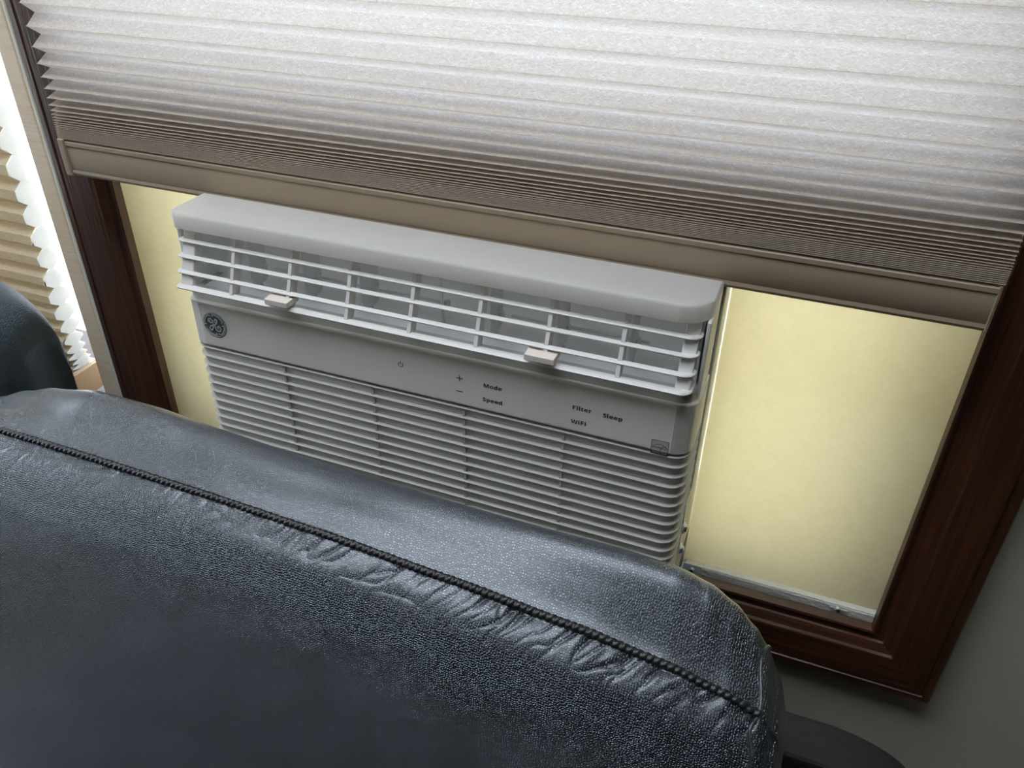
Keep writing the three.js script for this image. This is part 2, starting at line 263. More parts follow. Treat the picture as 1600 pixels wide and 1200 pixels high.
// ---------------------------------------------------------------- air conditioner
const font = await new FontLoader().loadAsync('fonts/droid/droid_sans_bold.typeface.json');
function footprint(o = 0, r = 0.0145, zb = AC.zb, n = 8, rr = r) {              // plan outline of the front shell, offset inward by -o
  const xl = AC.xl - o, xr = AC.xr + o, zf = AC.zf + o, p = [[xl, zb]];
  for (let i = 0; i <= n; i++) { const t = Math.PI - Math.PI / 2 * i / n; p.push([xl + r + Math.cos(t) * r, zf - r + Math.sin(t) * r]); }
  for (let i = 0; i <= n; i++) { const t = Math.PI / 2 - Math.PI / 2 * i / n; p.push([xr - rr + Math.cos(t) * rr, zf - rr + Math.sin(t) * rr]); }
  p.push([xr, zb]); return p;
}
{
  const ac = thing('air_conditioner', 'white window air conditioner with louvred vent, touch control strip and slatted grille', 'air conditioner', 0, Y(-0.585), 0.06);
  const g0 = new THREE.Matrix4().makeTranslation(0, -Y(-0.585), -0.06);
  const part = (name, geo, mat, parent = ac) => { const m = mesh(name, geo, mat, parent); m.geometry = m.geometry.clone().applyMatrix4(g0); return m; };
  // metal case: four sides and a back, hollow
  const c = { x0: AC.xl + 0.003, x1: AC.xr - 0.0012, y0: Y(-0.585), y1: Y(-0.2690), z0: -0.30, z1: 0.054 };
  part('case', [bx(c.x0, c.x1, c.y1 - 0.0015, c.y1, c.z0, c.z1), bx(c.x0, c.x1, c.y0, c.y0 + 0.002, c.z0, c.z1), bx(c.x0, c.x0 + 0.0015, c.y0 + 0.002, c.y1 - 0.0015, c.z0, c.z1), bx(c.x1 - 0.0015, c.x1, c.y0 + 0.002, c.y1 - 0.0015, c.z0, c.z1), bx(c.x0 + 0.0015, c.x1 - 0.0015, c.y0 + 0.002, c.y1 - 0.0015, c.z0, c.z0 + 0.002)], M.metalWhite);
  // top hood with rounded front edge
  {
    const prof = []; const r = 0.0085, yT = Y(-0.2605), yB = Y(-0.2745);
    const sh = new THREE.Shape(footprint(-0.0022, 0.010, AC.zb + 0.003, 10, 0.022).map(([x, z]) => new THREE.Vector2(x, z)));
    const g = new THREE.ExtrudeGeometry(sh, { depth: yT - yB - 0.0034, bevelEnabled: true, bevelThickness: 0.0027, bevelSize: 0.0022, bevelSegments: 5, curveSegments: 8 });
    g.rotateX(Math.PI / 2); g.translate(0, yT - 0.0027, 0);              // shape y becomes z, depth runs down
    // trim the lower bevel: hide by lifting the underside flat
    const p = g.attributes.position; for (let i = 0; i < p.count; i++) if (p.getY(i) < yB) p.setY(i, yB + 0.0006 * (yB - p.getY(i)) / 0.0075);
    let q = g.clone(); q.deleteAttribute('normal'); q.deleteAttribute('uv'); q = toCreasedNormals(q, 0.7);
    part('top_hood', boxUV(q), M.hood);
  }
  part('side_panel', bx(AC.xl + 0.0002, AC.xl + 0.004, Y(-0.336), Y(-0.2745), AC.zb, 0.098, 0.001), M.plastic);
  part('side_panel', bx(AC.xr - 0.003, AC.xr - 0.0001, Y(-0.336), Y(-0.2745), AC.zb, 0.0985, 0.001), M.plastic);
  // ledge under the vent and the control fascia
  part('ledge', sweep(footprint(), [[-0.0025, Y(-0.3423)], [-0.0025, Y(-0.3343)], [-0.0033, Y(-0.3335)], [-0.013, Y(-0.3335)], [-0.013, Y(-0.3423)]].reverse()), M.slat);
  part('control_fascia', sweep(footprint(), [[0, Y(-0.3888)], [0.0007, Y(-0.388)], [0.0007, Y(-0.3432)], [0, Y(-0.3424)], [-0.003, Y(-0.3424)], [-0.003, Y(-0.3888)]]), M.plasticPanel);
  const face = part('control_overlay', bx(-0.5015, -0.0618, Y(-0.3872), Y(-0.344), AC.zf + 0.0002, AC.zf + 0.0012, 0.0004), M.plasticPanel);
  // louvre frame leaning out a little towards its foot
  const bars = [[-0.2868, 0.105], [-0.3000, 0.1095], [-0.3130, 0.1145], [-0.3256, 0.1195]];
  bars.forEach(([y, z], k) => {
    const last = k === 3, h = last ? 0.0021 : 0.0016, d = last ? 0.0075 : 0.0055, xl = -0.5125, xr = -0.0525, path = [[xl, z - 0.006]];
    for (let i = 0; i <= 5; i++) { const t = Math.PI - Math.PI / 2 * i / 5, r = 0.004; path.push([xl + r + Math.cos(t) * r, z - r + Math.sin(t) * r]); }
    for (let i = 0; i <= 6; i++) { const t = Math.PI / 2 - Math.PI / 2 * i / 6, r = 0.009; path.push([xr - r + Math.cos(t) * r, z - r + Math.sin(t) * r]); }
    path.push([xr, z - (last ? 0.022 : 0.012)]);
    const o = []; for (let i = 0; i < 10; i++) { const t = i / 10 * Math.PI * 2; o.push([(Math.cos(t) - 1) * d / 2, Y(y) + Math.sin(t) * h]); }
    part('louvre_bar', sweep(path, o, 1.2), M.bar);
  });
  const lean = (g) => { const p = g.attributes.position; for (let i = 0; i < p.count; i++) p.setZ(i, p.getZ(i) + (Y(-0.2868) - p.getY(i)) * 0.372); g.computeVertexNormals(); return g; };
  [-0.4535, -0.396, -0.339, -0.281, -0.2225, -0.1655, -0.108].forEach((x) => part('louvre_post', lean(bx(x - 0.0016, x + 0.0016, Y(-0.3255), Y(-0.2765), 0.0925, 0.1035)), M.bar));
  part('end_plate', lean(bx(-0.5085, -0.4955, Y(-0.3255), Y(-0.2765), 0.090, 0.1015, 0.001)), M.bar);
  part('end_plate', lean(bx(-0.0655, -0.0545, Y(-0.3255), Y(-0.2765), 0.088, 0.0995, 0.001)), M.bar);
  // air duct behind: floor rising to a curved back, ends
  {
    const pr = []; for (let i = 0; i <= 14; i++) { const t = i / 14 * Math.PI / 2; pr.push([0.072 - Math.sin(t) * 0.037, -0.3346 + (1 - Math.cos(t)) * 0.0595]); }
    const line = [[0.0985, -0.3350], [0.084, -0.3348], ...pr, [0.035, -0.2752]], thick = line.map(([z, y]) => [z - 0.003, y - 0.003]).reverse();
    const sh = new THREE.Shape([...line, ...thick].map(([z, y]) => new THREE.Vector2(-z, Y(y))));
    const g = new THREE.ExtrudeGeometry(sh, { depth: 0.452, bevelEnabled: false }); g.rotateY(Math.PI / 2); g.translate(-0.509, 0, 0);
    part('air_duct', boxUV(toCreasedNormals(g, 0.5)), M.duct);
    part('duct_end', [bx(-0.512, -0.5092, Y(-0.336), Y(-0.276), 0.03, 0.095)], M.duct); part('duct_end', [bx(-0.0562, -0.0535, Y(-0.336), Y(-0.276), 0.03, 0.088)], M.duct);
  }
  // upright deflector vanes on short pins, linked by thin rods
  const vanes = [[-0.4495, 0.04, 0.020], [-0.3925, 0.05, 0.022], [-0.336, 0.08, 0.024], [-0.268, -0.5, 0.022], [-0.2195, 0.05, 0.020], [-0.1625, 0.06, 0.022], [-0.1055, 0.05, 0.018]];
  vanes.forEach(([x, a, w], k) => {
    const s = new THREE.Shape(), h = 0.048;
    if (k === 3) { s.moveTo(-w * 0.36, 0); s.quadraticCurveTo(-w * 0.62, h * 0.5, -w * 0.25, h); s.lineTo(w * 0.25, h); s.quadraticCurveTo(w * 0.5, h * 0.55, w * 0.5, h * 0.2); s.lineTo(w * 0.4, 0); }
    else { s.moveTo(-w / 2, 0.003); s.lineTo(-w / 2, h); s.lineTo(w / 2, h); s.lineTo(w / 2, 0.007); s.quadraticCurveTo(w / 2, 0, w / 2 - 0.006, 0); s.lineTo(-w / 2 + 0.004, 0); }
    const g = new THREE.ExtrudeGeometry(s, { depth: 0.0014, bevelEnabled: true, bevelSize: 0.0003, bevelThickness: 0.0003, bevelSegments: 1, curveSegments: 6 });
    g.translate(0, 0, -0.0007); g.rotateY(Math.PI / 2 - a); g.translate(x, Y(-0.3275), 0.080);
    const pin = new THREE.CylinderGeometry(0.0018, 0.0024, 0.006, 10).translate(x, Y(-0.3305), 0.080);
    const hub = new THREE.CylinderGeometry(0.0026, 0.0026, 0.008, 10).translate(x + 0.002, Y(-0.316), 0.074);
    part('vane', [g, pin, hub], M.vane);
  });
  for (const [x0, x1] of [[-0.44, -0.27], [-0.21, -0.095]]) part('link_rod', new THREE.CylinderGeometry(0.0012, 0.0012, x1 - x0, 8).rotateZ(Math.PI / 2).translate((x0 + x1) / 2, Y(-0.316), 0.070), M.vane);
  for (const [x0, x1] of [[-0.4135, -0.391], [-0.1795, -0.1555]]) part('vane_tab', bx(x0, x1, Y(-0.3212), Y(-0.3160), 0.106, 0.1235, 0.0006), std({ color: lin(0.78, 0.69, 0.59), roughness: 0.5 }));
  // slatted intake grille
  const yS = -0.3915, pitch = 0.01, back = footprint(-0.012);
  for (let i = 0; i < 19; i++) {
    const y = Y(yS - i * pitch);
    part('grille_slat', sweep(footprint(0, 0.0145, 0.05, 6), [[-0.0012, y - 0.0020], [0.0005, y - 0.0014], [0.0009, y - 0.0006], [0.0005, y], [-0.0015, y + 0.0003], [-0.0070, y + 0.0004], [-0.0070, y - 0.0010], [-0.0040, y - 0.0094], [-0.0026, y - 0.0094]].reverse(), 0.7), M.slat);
  }
  for (const x of [-0.4185, -0.3265, -0.2385, -0.1498]) part('grille_rib', bx(x - 0.0012, x + 0.0012, Y(-0.582), Y(-0.391), 0.0935, 0.1064), M.slat);
  part('grille_back', bx(AC.xl + 0.008, AC.xr - 0.008, Y(-0.583), Y(-0.39), 0.088, 0.0925), M.filter);
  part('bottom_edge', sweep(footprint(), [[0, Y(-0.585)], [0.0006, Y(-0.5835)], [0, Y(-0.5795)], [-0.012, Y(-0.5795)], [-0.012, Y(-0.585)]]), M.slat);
  // side skirt behind the slats on the right, and the flange with its two screws
  part('side_skirt', bx(AC.xr - 0.006, AC.xr - 0.0008, Y(-0.476), Y(-0.3925), 0.0555, 0.070, 0.001), M.filter);
  part('side_flange', [bx(AC.xr - 0.0008, AC.xr + 0.0012, Y(-0.585), Y(-0.2690), 0.030, 0.0415, 0.0006), bx(AC.xr + 0.0003, AC.xr + 0.0012, Y(-0.585), Y(-0.47), 0.0415, 0.066, 0.0006)], M.metalWhite);
  for (const y of [-0.5065, -0.5325]) {
    const s = part('side_screw', new THREE.CylinderGeometry(0.0052, 0.0058, 0.0018, 24).rotateZ(-Math.PI / 2).translate(AC.xr + 0.0014, Y(y), 0.054), M.steel);
    part('screw_head', new THREE.SphereGeometry(0.0040, 18, 9, 0, Math.PI * 2, 0, Math.PI / 2).scale(1, 0.7, 1).rotateZ(-Math.PI / 2).translate(AC.xr + 0.0022, Y(y), 0.054), M.steel, s);
  }
  // printing on the control fascia
  const zp = AC.zf + 0.00125, flat = (name, g) => part(name, g, M.ink);
  const word = (t, x, y, size) => { const g = new TextGeometry(t, { font, size, depth: 0.00015, curveSegments: 3 }); g.scale(1.12, 0.92, 1); g.translate(x, Y(y), zp); g.userData = {}; return g; };
  for (const [t, x, y] of [['Mode', -0.2196, -0.3652], ['Speed', -0.2202, -0.3790], ['Filter', -0.1432, -0.3668], ['WiFi', -0.1434, -0.3802], ['Sleep', -0.1180, -0.3678]]) flat('printed_word', word(t, x, y, 0.0040));
  const ring = new THREE.TorusGeometry(0.0022, 0.00032, 6, 24, Math.PI * 1.55).rotateZ(Math.PI / 2 + Math.PI * 0.225).scale(1, 1, 0.4).translate(-0.2952, Y(-0.3615), zp);
  flat('power_symbol', [ring, bx(-0.29552, -0.29488, Y(-0.3611), Y(-0.3584), zp, zp + 0.00015)]);
  flat('plus_sign', [bx(-0.2437, -0.2377, Y(-0.36225), Y(-0.36165), zp, zp + 0.00015), bx(-0.2410, -0.2404, Y(-0.3650), Y(-0.3590), zp, zp + 0.00015)]);
  flat('minus_sign', bx(-0.2440, -0.2378, Y(-0.37515), Y(-0.37455), zp, zp + 0.00015));
  const canvasTex = (w, h, draw) => { const cv = document.createElement('canvas'); cv.width = w; cv.height = h; draw(cv.getContext('2d')); const t = new THREE.CanvasTexture(cv); t.colorSpace = THREE.SRGBColorSpace; return t; };
  {
    const t = canvasTex(256, 256, (g) => {
      g.fillStyle = '#b9b6ab'; g.fillRect(0, 0, 256, 256); g.strokeStyle = '#1c1c1c'; g.fillStyle = '#1c1c1c'; g.lineWidth = 7; g.strokeRect(6, 6, 244, 244);
      g.fillRect(6, 200, 244, 50); g.lineWidth = 6; g.beginPath(); g.arc(128, 190, 118, Math.PI * 1.12, Math.PI * 1.88); g.stroke();
      g.lineWidth = 9; g.beginPath(); g.moveTo(30, 152); g.bezierCurveTo(52, 92, 66, 168, 84, 130); g.bezierCurveTo(96, 108, 98, 172, 116, 132); g.bezierCurveTo(130, 104, 128, 176, 150, 130); g.bezierCurveTo(166, 100, 160, 190, 132, 172); g.stroke();
      g.beginPath(); const cx = 200, cy = 122; for (let k = 0; k < 10; k++) { const r = k % 2 ? 16 : 38, a = -Math.PI / 2 + k * Math.PI / 5 + 0.25; g.lineTo(cx + Math.cos(a) * r, cy + Math.sin(a) * r); } g.closePath(); g.lineWidth = 6; g.stroke();
      g.fillStyle = '#b9b6ab'; g.font = 'bold 34px sans-serif'; g.textAlign = 'center'; g.fillText('ENERGY STAR', 128, 237, 226);
    });
    const g = new THREE.BoxGeometry(0.0138, 0.0132, 0.0001).translate(-0.0707, Y(-0.384), zp);
    part('efficiency_label', g, [M.ink, M.ink, M.ink, M.ink, std({ map: t, roughness: 0.5 }), M.ink]);
  }
  { // round emblem: dark disc, pale ring with four swirls, script monogram
    const cx = -0.4862, cy = Y(-0.3640), R = 0.0125;
    const em = part('emblem', new THREE.CylinderGeometry(R, R, 0.0008, 48).rotateX(Math.PI / 2).translate(cx, cy, zp + 0.0002), std({ color: lin(0.085, 0.09, 0.09), roughness: 0.35, metalness: 0.2 }));
    const pale = std({ color: lin(0.46, 0.46, 0.43), roughness: 0.4 }), z = zp + 0.0006;
    const tube = (pts, r, closed = false) => { const g = new THREE.TubeGeometry(new THREE.CatmullRomCurve3(pts.map(([a, b]) => new THREE.Vector3(a * R, b * R, 0)), closed), pts.length * 8, r * R, 6, closed); g.scale(1, 1, 0.4); g.translate(cx, cy, z); return g; };
    part('emblem_ring', [new THREE.TorusGeometry(R * 0.96, R * 0.035, 8, 48).scale(1, 1, 0.4).translate(cx, cy, z), ...[0, 1, 2, 3].map((k) => {
      const a0 = k * Math.PI / 2 + 0.3, p = []; for (let i = 0; i <= 12; i++) { const a = a0 + i / 12 * 1.35, r = 0.84 - 0.03 * (i < 2 ? 2 - i : 0) * 2; p.push([Math.cos(a) * r, Math.sin(a) * r]); } p.push([Math.cos(a0 + 1.3) * 0.66, Math.sin(a0 + 1.3) * 0.66]); return tube(p, 0.045);
    })], pale, em);
    part('monogram', [
      tube([[-0.50, 0.18], [-0.42, 0.42], [-0.22, 0.46], [-0.12, 0.28], [-0.26, 0.12], [-0.42, 0.22], [-0.30, 0.34]], 0.05),
      tube([[-0.12, 0.42], [-0.08, 0.1], [-0.16, -0.28], [-0.32, -0.5], [-0.46, -0.38], [-0.36, -0.18], [-0.08, -0.04], [0.16, 0.12], [0.3, 0.34], [0.22, 0.5], [0.1, 0.42], [0.12, 0.24], [0.28, 0.14]], 0.055),
      tube([[0.28, 0.14], [0.1, 0.02], [0.04, -0.24], [0.2, -0.48], [0.44, -0.44], [0.52, -0.22], [0.38, -0.06], [0.24, -0.18], [0.32, -0.3]], 0.055)], pale, em);
  }
}

// small hardware at the foot of the right filler panel
{
  const s = thing('panel_screw', 'small steel screw through a white tab near the right corner of the bottom strip', 'screw', 0.1062, Y(-0.6105), -0.0053);
  mesh('tab', bx(-0.0075, 0.0085, -0.0016, 0.0012, 0, 0.0009, 0.0003), std({ color: lin(0.75, 0.74, 0.66), roughness: 0.5 }), s);
  mesh('screw_head', new THREE.CylinderGeometry(0.0028, 0.0036, 0.0024, 20).rotateX(Math.PI / 2).translate(0, 0, 0.0020), M.steel, s);
  mesh('cross_slot', [bx(-0.0018, 0.0018, -0.0004, 0.0004, 0.0031, 0.0034), bx(-0.0004, 0.0004, -0.0018, 0.0018, 0.0031, 0.0034)], M.dark, s);
  const b = thing('mounting_bracket', 'pale zinc corner bracket with one screw beside the air conditioner foot', 'bracket', -0.0352, Y(-0.6125), -0.0053);
  mesh('plate', bx(-0.0105, 0.0085, -0.008, 0.0082, 0, 0.0012, 0.0005), M.zinc, b);
  mesh('plate_flange', bx(-0.0117, -0.0105, -0.008, 0.0082, 0, 0.03, 0.0005), M.zinc, b);
  mesh('screw_head', new THREE.CylinderGeometry(0.0026, 0.0034, 0.0026, 20).rotateX(Math.PI / 2).translate(-0.0015, 0.0015, 0.0024), M.steel, b);
  mesh('cross_slot', [bx(-0.0033, 0.0003, 0.0011, 0.0019, 0.0036, 0.0039), bx(-0.0019, -0.0011, -0.0003, 0.0033, 0.0036, 0.0039)], M.dark, b);
}

// ---------------------------------------------------------------- cellular shade in front of the air conditioner window
function cellGeometry(x0, x1, yl, yr, nx, front, mid, back, half, flat = 0, k0 = 0, k1 = 10) {   // k0, k1: which of the ring's ten strips    // a hexagonal cell: yl, yr = [top joint, ridge, bottom joint] at both ends; open ends
  const pos = [], uv = [], idx = [];
  for (let i = 0; i <= nx; i++) {
    const t = i / nx, x = x0 + (x1 - x0) * t, [a, b, c] = yl.map((v, k) => v + (yr[k] - v) * t);
    const e = flat ? (a - c) * flat : Math.min((a - c) * 0.12, 0.00018), lip = flat ? 0 : 0.0009;
    const ring = [[mid + half, a], [front - lip, b + e], [front, b + e], [front, b - e], [front - lip, b - e], [mid + half, c], [mid - half, c], [back, b - e], [back, b + e], [mid - half, a]];
    let s = 0;
    for (let k = 0; k <= 10; k++) { const p = ring[k % 10], q = ring[(k + 9) % 10]; if (k) s += Math.hypot(p[0] - q[0], p[1] - q[1]); pos.push(x, p[1], p[0]); uv.push(x, s + yl[0] * 3.1); }
  }
  for (let i = 0; i < nx; i++) for (let k = k0; k < k1; k++) { const a = i * 11 + k, b = a + 11; idx.push(a, a + 1, b, a + 1, b + 1, b); }
  let g = new THREE.BufferGeometry(); g.setAttribute('position', new THREE.Float32BufferAttribute(pos, 3)); g.setAttribute('uv', new THREE.Float32BufferAttribute(uv, 2)); g.setIndex(idx);
  return toCreasedNormals(g, 0.3);
}
{
  const s = thing('cellular_shade', 'wide pale pleated shade half lowered over the air conditioner window', 'window shade', -0.277, Y(-0.27), 0.0385);
  const off = new THREE.Matrix4().makeTranslation(0.277, -Y(-0.27), -0.0385), d = 0.567;
  const vc = [-0.1583, -0.195, -0.2287, -0.2589, -0.2841, -0.3049, -0.3226, -0.3374, -0.3490, -0.3575, -0.3640, -0.3697], pitch0 = 0.0367;
  const ridges = []; for (let k = 43; k > 0; k--) ridges.push(vc[0] + pitch0 * k); ridges.push(...vc);
  for (let p = 0.0050, v = vc.at(-1); v - p > -0.4092;) { v -= p; ridges.push(v); p = Math.max(0.0023, p * 0.88); }
  const tilt = (v, end) => v * d + (end < 0 ? -0.0032 : 0.0020) * Math.min(1, Math.max(0, (v + 0.4105) / 0.05));
  const joint = (i) => (i < 0 ? ridges[0] + pitch0 / 2 : i >= ridges.length - 1 ? -0.4106 : (ridges[i] + ridges[i + 1]) / 2);
  ridges.forEach((v, i) => {
    const a = joint(i - 1), c = joint(i), e = [a, v, c];
    const half = (k0, k1) => cellGeometry(-0.6815, 0.1295, e.map((w) => Y(tilt(w, -1))), e.map((w) => Y(tilt(w, 1))), 8, 0.053, 0.0385, 0.0245, 0.0012, 0, k0, k1).applyMatrix4(off);
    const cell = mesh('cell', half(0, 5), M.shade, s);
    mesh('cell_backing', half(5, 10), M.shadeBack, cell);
  });
  const yt = Y(-0.4102 * d), yb = Y(-0.4716 * d), pr = (o) => o.map(([z, y]) => new THREE.Vector2(z, y));
  const shape = new THREE.Shape(pr([[0.024, yb + 0.002], [0.024, yt - 0.001], [0.026, yt], [0.0505, yt], [0.0530, yt - 0.0022], [0.0530, yt - 0.0055], [0.0520, yt - 0.0068], [0.0522, yt - 0.0085], [0.0526, yt - 0.0105], [0.0526, yb + 0.0075], [0.0520, yb + 0.006], [0.0524, yb + 0.0048], [0.0528, yb + 0.003], [0.0522, yb + 0.0010], [0.0505, yb], [0.026, yb]].map(([z, y]) => [-z, y])));
  let rail = new THREE.ExtrudeGeometry(shape, { depth: 0.8025, bevelEnabled: false }); rail.rotateY(Math.PI / 2); rail.translate(-0.6755, 0, 0);
  rail = boxUV(toCreasedNormals(rail, 0.5)).applyMatrix4(off);
  const bottom = mesh('bottom_rail', rail, M.rail, s);
  mesh('end_cap', bx(-0.6835, -0.6748, yb - 0.0008, yt + 0.0012, 0.0232, 0.0542, 0.0022).applyMatrix4(off), M.rail, bottom);
  mesh('end_cap', bx(0.1265, 0.1283, yb, yt, 0.0240, 0.0530, 0.0008).applyMatrix4(off), M.rail, bottom);
  mesh('head_rail', bx(-0.6835, 0.1295, Y(0.826), Y(0.86), 0.02, 0.06, 0.003).applyMatrix4(off), M.rail, s);
}
// the neighbouring window's shade, seen on its open right end
{
  const s = thing('cellular_shade', 'tan honeycomb shade of the left window with its open white cell ends showing', 'window shade', -1.25, Y(-0.4), -0.0175);
  const off = new THREE.Matrix4().makeTranslation(1.25, -Y(-0.4), 0.0175);
  const js = [-0.2261, -0.2563, -0.2867, -0.3165, -0.3450, -0.3720, -0.3990, -0.4250, -0.4500, -0.4735, -0.4950, -0.5140, -0.5300, -0.5420, -0.5510, -0.5580, -0.5640]; for (let k = 0; k < 30; k++) js.unshift(js[0] + 0.0305);
  for (let i = 0; i + 1 < js.length; i++) {
    const a = js[i], c = js[i + 1], m = (a + c) / 2, h = a - c, dz = 0.003 * (hash(i, 5) - 0.5), zf = -0.002 + dz, zb = -0.031 + dz, mid = (zf + zb) / 2, fl = h > 0.02 ? 0.2 : 0.1;
    const cell = mesh('cell', cellGeometry(-1.72, -0.8392, [a, m, c].map(Y), [a, m, c].map(Y), 2, zf, mid, zb, 0.004, fl).applyMatrix4(off), M.shadeTan, s);
    const e = new THREE.Shape([[mid + 0.004, a], [zf, m + h * fl], [zf, m - h * fl], [mid + 0.004, c], [mid - 0.004, c], [zb, m - h * fl], [zb, m + h * fl], [mid - 0.004, a]].map(([z, y]) => new THREE.Vector2(-z, Y(y))));
    mesh('cell_end', new THREE.ExtrudeGeometry(e, { depth: 0.0006, bevelEnabled: false }).rotateY(Math.PI / 2).translate(-0.8392 + 0.002 * hash(i, 6), 0, 0).applyMatrix4(off), M.shadeWhite, cell);
  }
  mesh('bottom_rail', bx(-1.72, -0.834, Y(-0.600), Y(-0.5645), -0.040, 0.006, 0.003).applyMatrix4(off), M.rail, s);
  mesh('end_cap', bx(-0.834, -0.830, Y(-0.601), Y(-0.5640), -0.041, 0.007, 0.0012).applyMatrix4(off), M.rail, s);
}

// ---------------------------------------------------------------- sofa: back cushion in front of the window
// cross-section [z, y] from the back foot over the top to the front foot; the seam lies where the top panel meets the front panel
function cushion({ x0, x1, sect, drop, nx, smooth = 0.0, wrinkle = () => 0 }) {
  const curve = new THREE.CatmullRomCurve3(sect.map(([z, y]) => new THREE.Vector3(0, y, z)), false, 'centripetal');
  return (s0, s1, ns, mat, name, parent, uvk = 1) => {
    const pos = [], uv = [], idx = [];
    const cx = 0.27, pts = []; for (let j = 0; j <= ns; j++) pts.push(curve.getPoint(s0 + (s1 - s0) * j / ns));
    const xs = []; for (let i = 0; i <= nx; i++) xs.push(x0 + (x1 - x0) * i / nx);
    let len = 0;
    for (let j = 0; j <= ns; j++) {
      if (j) len += pts[j].distanceTo(pts[j - 1]);
      for (let i = 0; i <= nx; i++) {
        const p = drop(xs[i], pts[j].z, pts[j].y, s0 + (s1 - s0) * j / ns), w = wrinkle(p[0], s0 + (s1 - s0) * j / ns, p[1]);
        pos.push(p[0], p[1] + w, p[2]); uv.push(p[0], len);
      }
    }
    for (let j = 0; j < ns; j++) for (let i = 0; i < nx; i++) { const a = j * (nx + 1) + i, b = a + nx + 1; idx.push(a, b, a + 1, b, b + 1, a + 1); }
    const g = new THREE.BufferGeometry(); g.setAttribute('position', new THREE.Float32BufferAttribute(pos, 3)); g.setAttribute('uv', new THREE.Float32BufferAttribute(uv, 2)); g.setIndex(idx); g.computeVertexNormals();
    return mesh(name, g, mat, parent);
  };
}
{
  const sofa = thing('sofa', 'black leather sofa back cushion with corded seam in front of the air conditioner', 'sofa', -0.3, 0, 0.28);
  const at = new THREE.Matrix4().makeTranslation(0.3, 0, -0.28);
  const rel = [[0.164, -0.98], [0.164, -0.72], [0.164, -0.58], [0.165, -0.49], [0.170, -0.445], [0.187, -0.4245], [0.214, -0.4300], [0.242, -0.4405], [0.257, -0.4475], [0.270, -0.459], [0.280, -0.477], [0.287, -0.505], [0.294, -0.55], [0.308, -0.66], [0.345, -0.98]];
  const seamS = 7 / 14;
  const xa = -1.02, xb = 0.056, xl = -0.722;
  const table = (t) => (x) => { if (x <= t[0][0]) return t[0][1]; for (let i = 1; i < t.length; i++) if (x <= t[i][0]) { const [a, p] = t[i - 1], [b, q] = t[i], k = (x - a) / (b - a), k2 = 0.5 * k + 0.5 * sm(k); return p + (q - p) * k2; } return t.at(-1)[1]; };
  const backY = table([[-0.75, -0.49], [-0.72, -0.465], [-0.694, -0.447], [-0.655, -0.431], [-0.62, -0.4197], [-0.564, -0.409], [-0.5, -0.4095], [-0.44, -0.4145], [-0.363, -0.4190], [-0.273, -0.4230], [-0.163, -0.4249], [-0.075, -0.4242], [-0.035, -0.4265], [-0.01, -0.4325], [0.0087, -0.4420], [0.025, -0.456], [0.035, -0.4680], [0.046, -0.4886], [0.056, -0.520]]);
  const seamY = table([[-0.75, -0.452], [-0.70, -0.438], [-0.626, -0.4325], [-0.533, -0.4330], [-0.419, -0.4350], [-0.299, -0.4390], [-0.191, -0.4460], [-0.092, -0.4550], [-0.032, -0.4635], [0.0136, -0.4735], [0.0377, -0.4820], [0.050, -0.497], [0.056, -0.520]]);
  const drop = (x, z, y, s) => {
    const R = 0.105, L = 0.2, tr = Math.max(0, (x - (xb - R)) / R), tl = Math.min(1, Math.max(0, ((xl + L) - x) / L));
    const kr = 1 - Math.sqrt(Math.max(0, 1 - tr * tr)), kl = 1 - Math.sqrt(Math.max(0, 1 - tl * tl));
    const hi = Math.min(1, Math.max(0, (y + 0.98) / 0.54)), w = sm(Math.min(1, Math.max(0, (z - 0.187) / 0.055)));   // the foot keeps its height
    const yy = y + hi * ((backY(x) + 0.4245) * (1 - w) + (seamY(x) + 0.4405) * w), zc = 0.255, k = 1 - 0.35 * kr - 0.03 * kl;
    const out = 0.010 * Math.min(1, Math.max(0, (-0.44 - yy) / 0.16)) * Math.min(1, Math.max(0, (x + 0.02) / 0.07));
    return [x + out, yy + EYE, zc + (z - zc) * k];
  };
  const wr = (x, s, y) => {                                            // gathers running down from the seam, stronger to the right
    if (s < seamS) return -0.0006 * (vnoise(x * 14, s * 30, 21) - 0.5);
    const q = (s - seamS) / (1 - seamS), dec = Math.exp(-q * 5.5) * Math.min(1, q * 40), side = 0.45 + 0.9 * sm(Math.min(1, Math.max(0, (x + 0.5) / 0.45)));
    const xx = x + q * 0.06 + 0.006 * vnoise(x * 20, q * 9, 3), g = vnoise(xx * 95, q * 5, 5) + 0.7 * vnoise(xx * 210, q * 9, 6), fold = Math.pow(1 - Math.abs(2 * vnoise(xx * 60, q * 2.5, 7) - 1), 7) + 0.6 * Math.pow(1 - Math.abs(2 * vnoise(xx * 110, q * 4, 27) - 1), 8);
    return side * dec * (0.0012 * (g - 0.85) - 0.0024 * fold) + 0.002 * (vnoise(x * 9, q * 8, 8) - 0.5);
  };
  const make = cushion({ x0: xa, x1: xb, sect: rel, drop, nx: 800, wrinkle: wr });
  const tp = make(0, seamS, 70, M.leatherSmooth, 'top_panel', sofa), fp = make(seamS, 1, 200, M.leather, 'front_panel', sofa);
  for (const m of [tp, fp]) m.geometry.applyMatrix4(at);
  // end panels closing the cushion
  const curve = new THREE.CatmullRomCurve3(rel.map(([z, y]) => new THREE.Vector3(0, y, z)), false, 'centripetal');
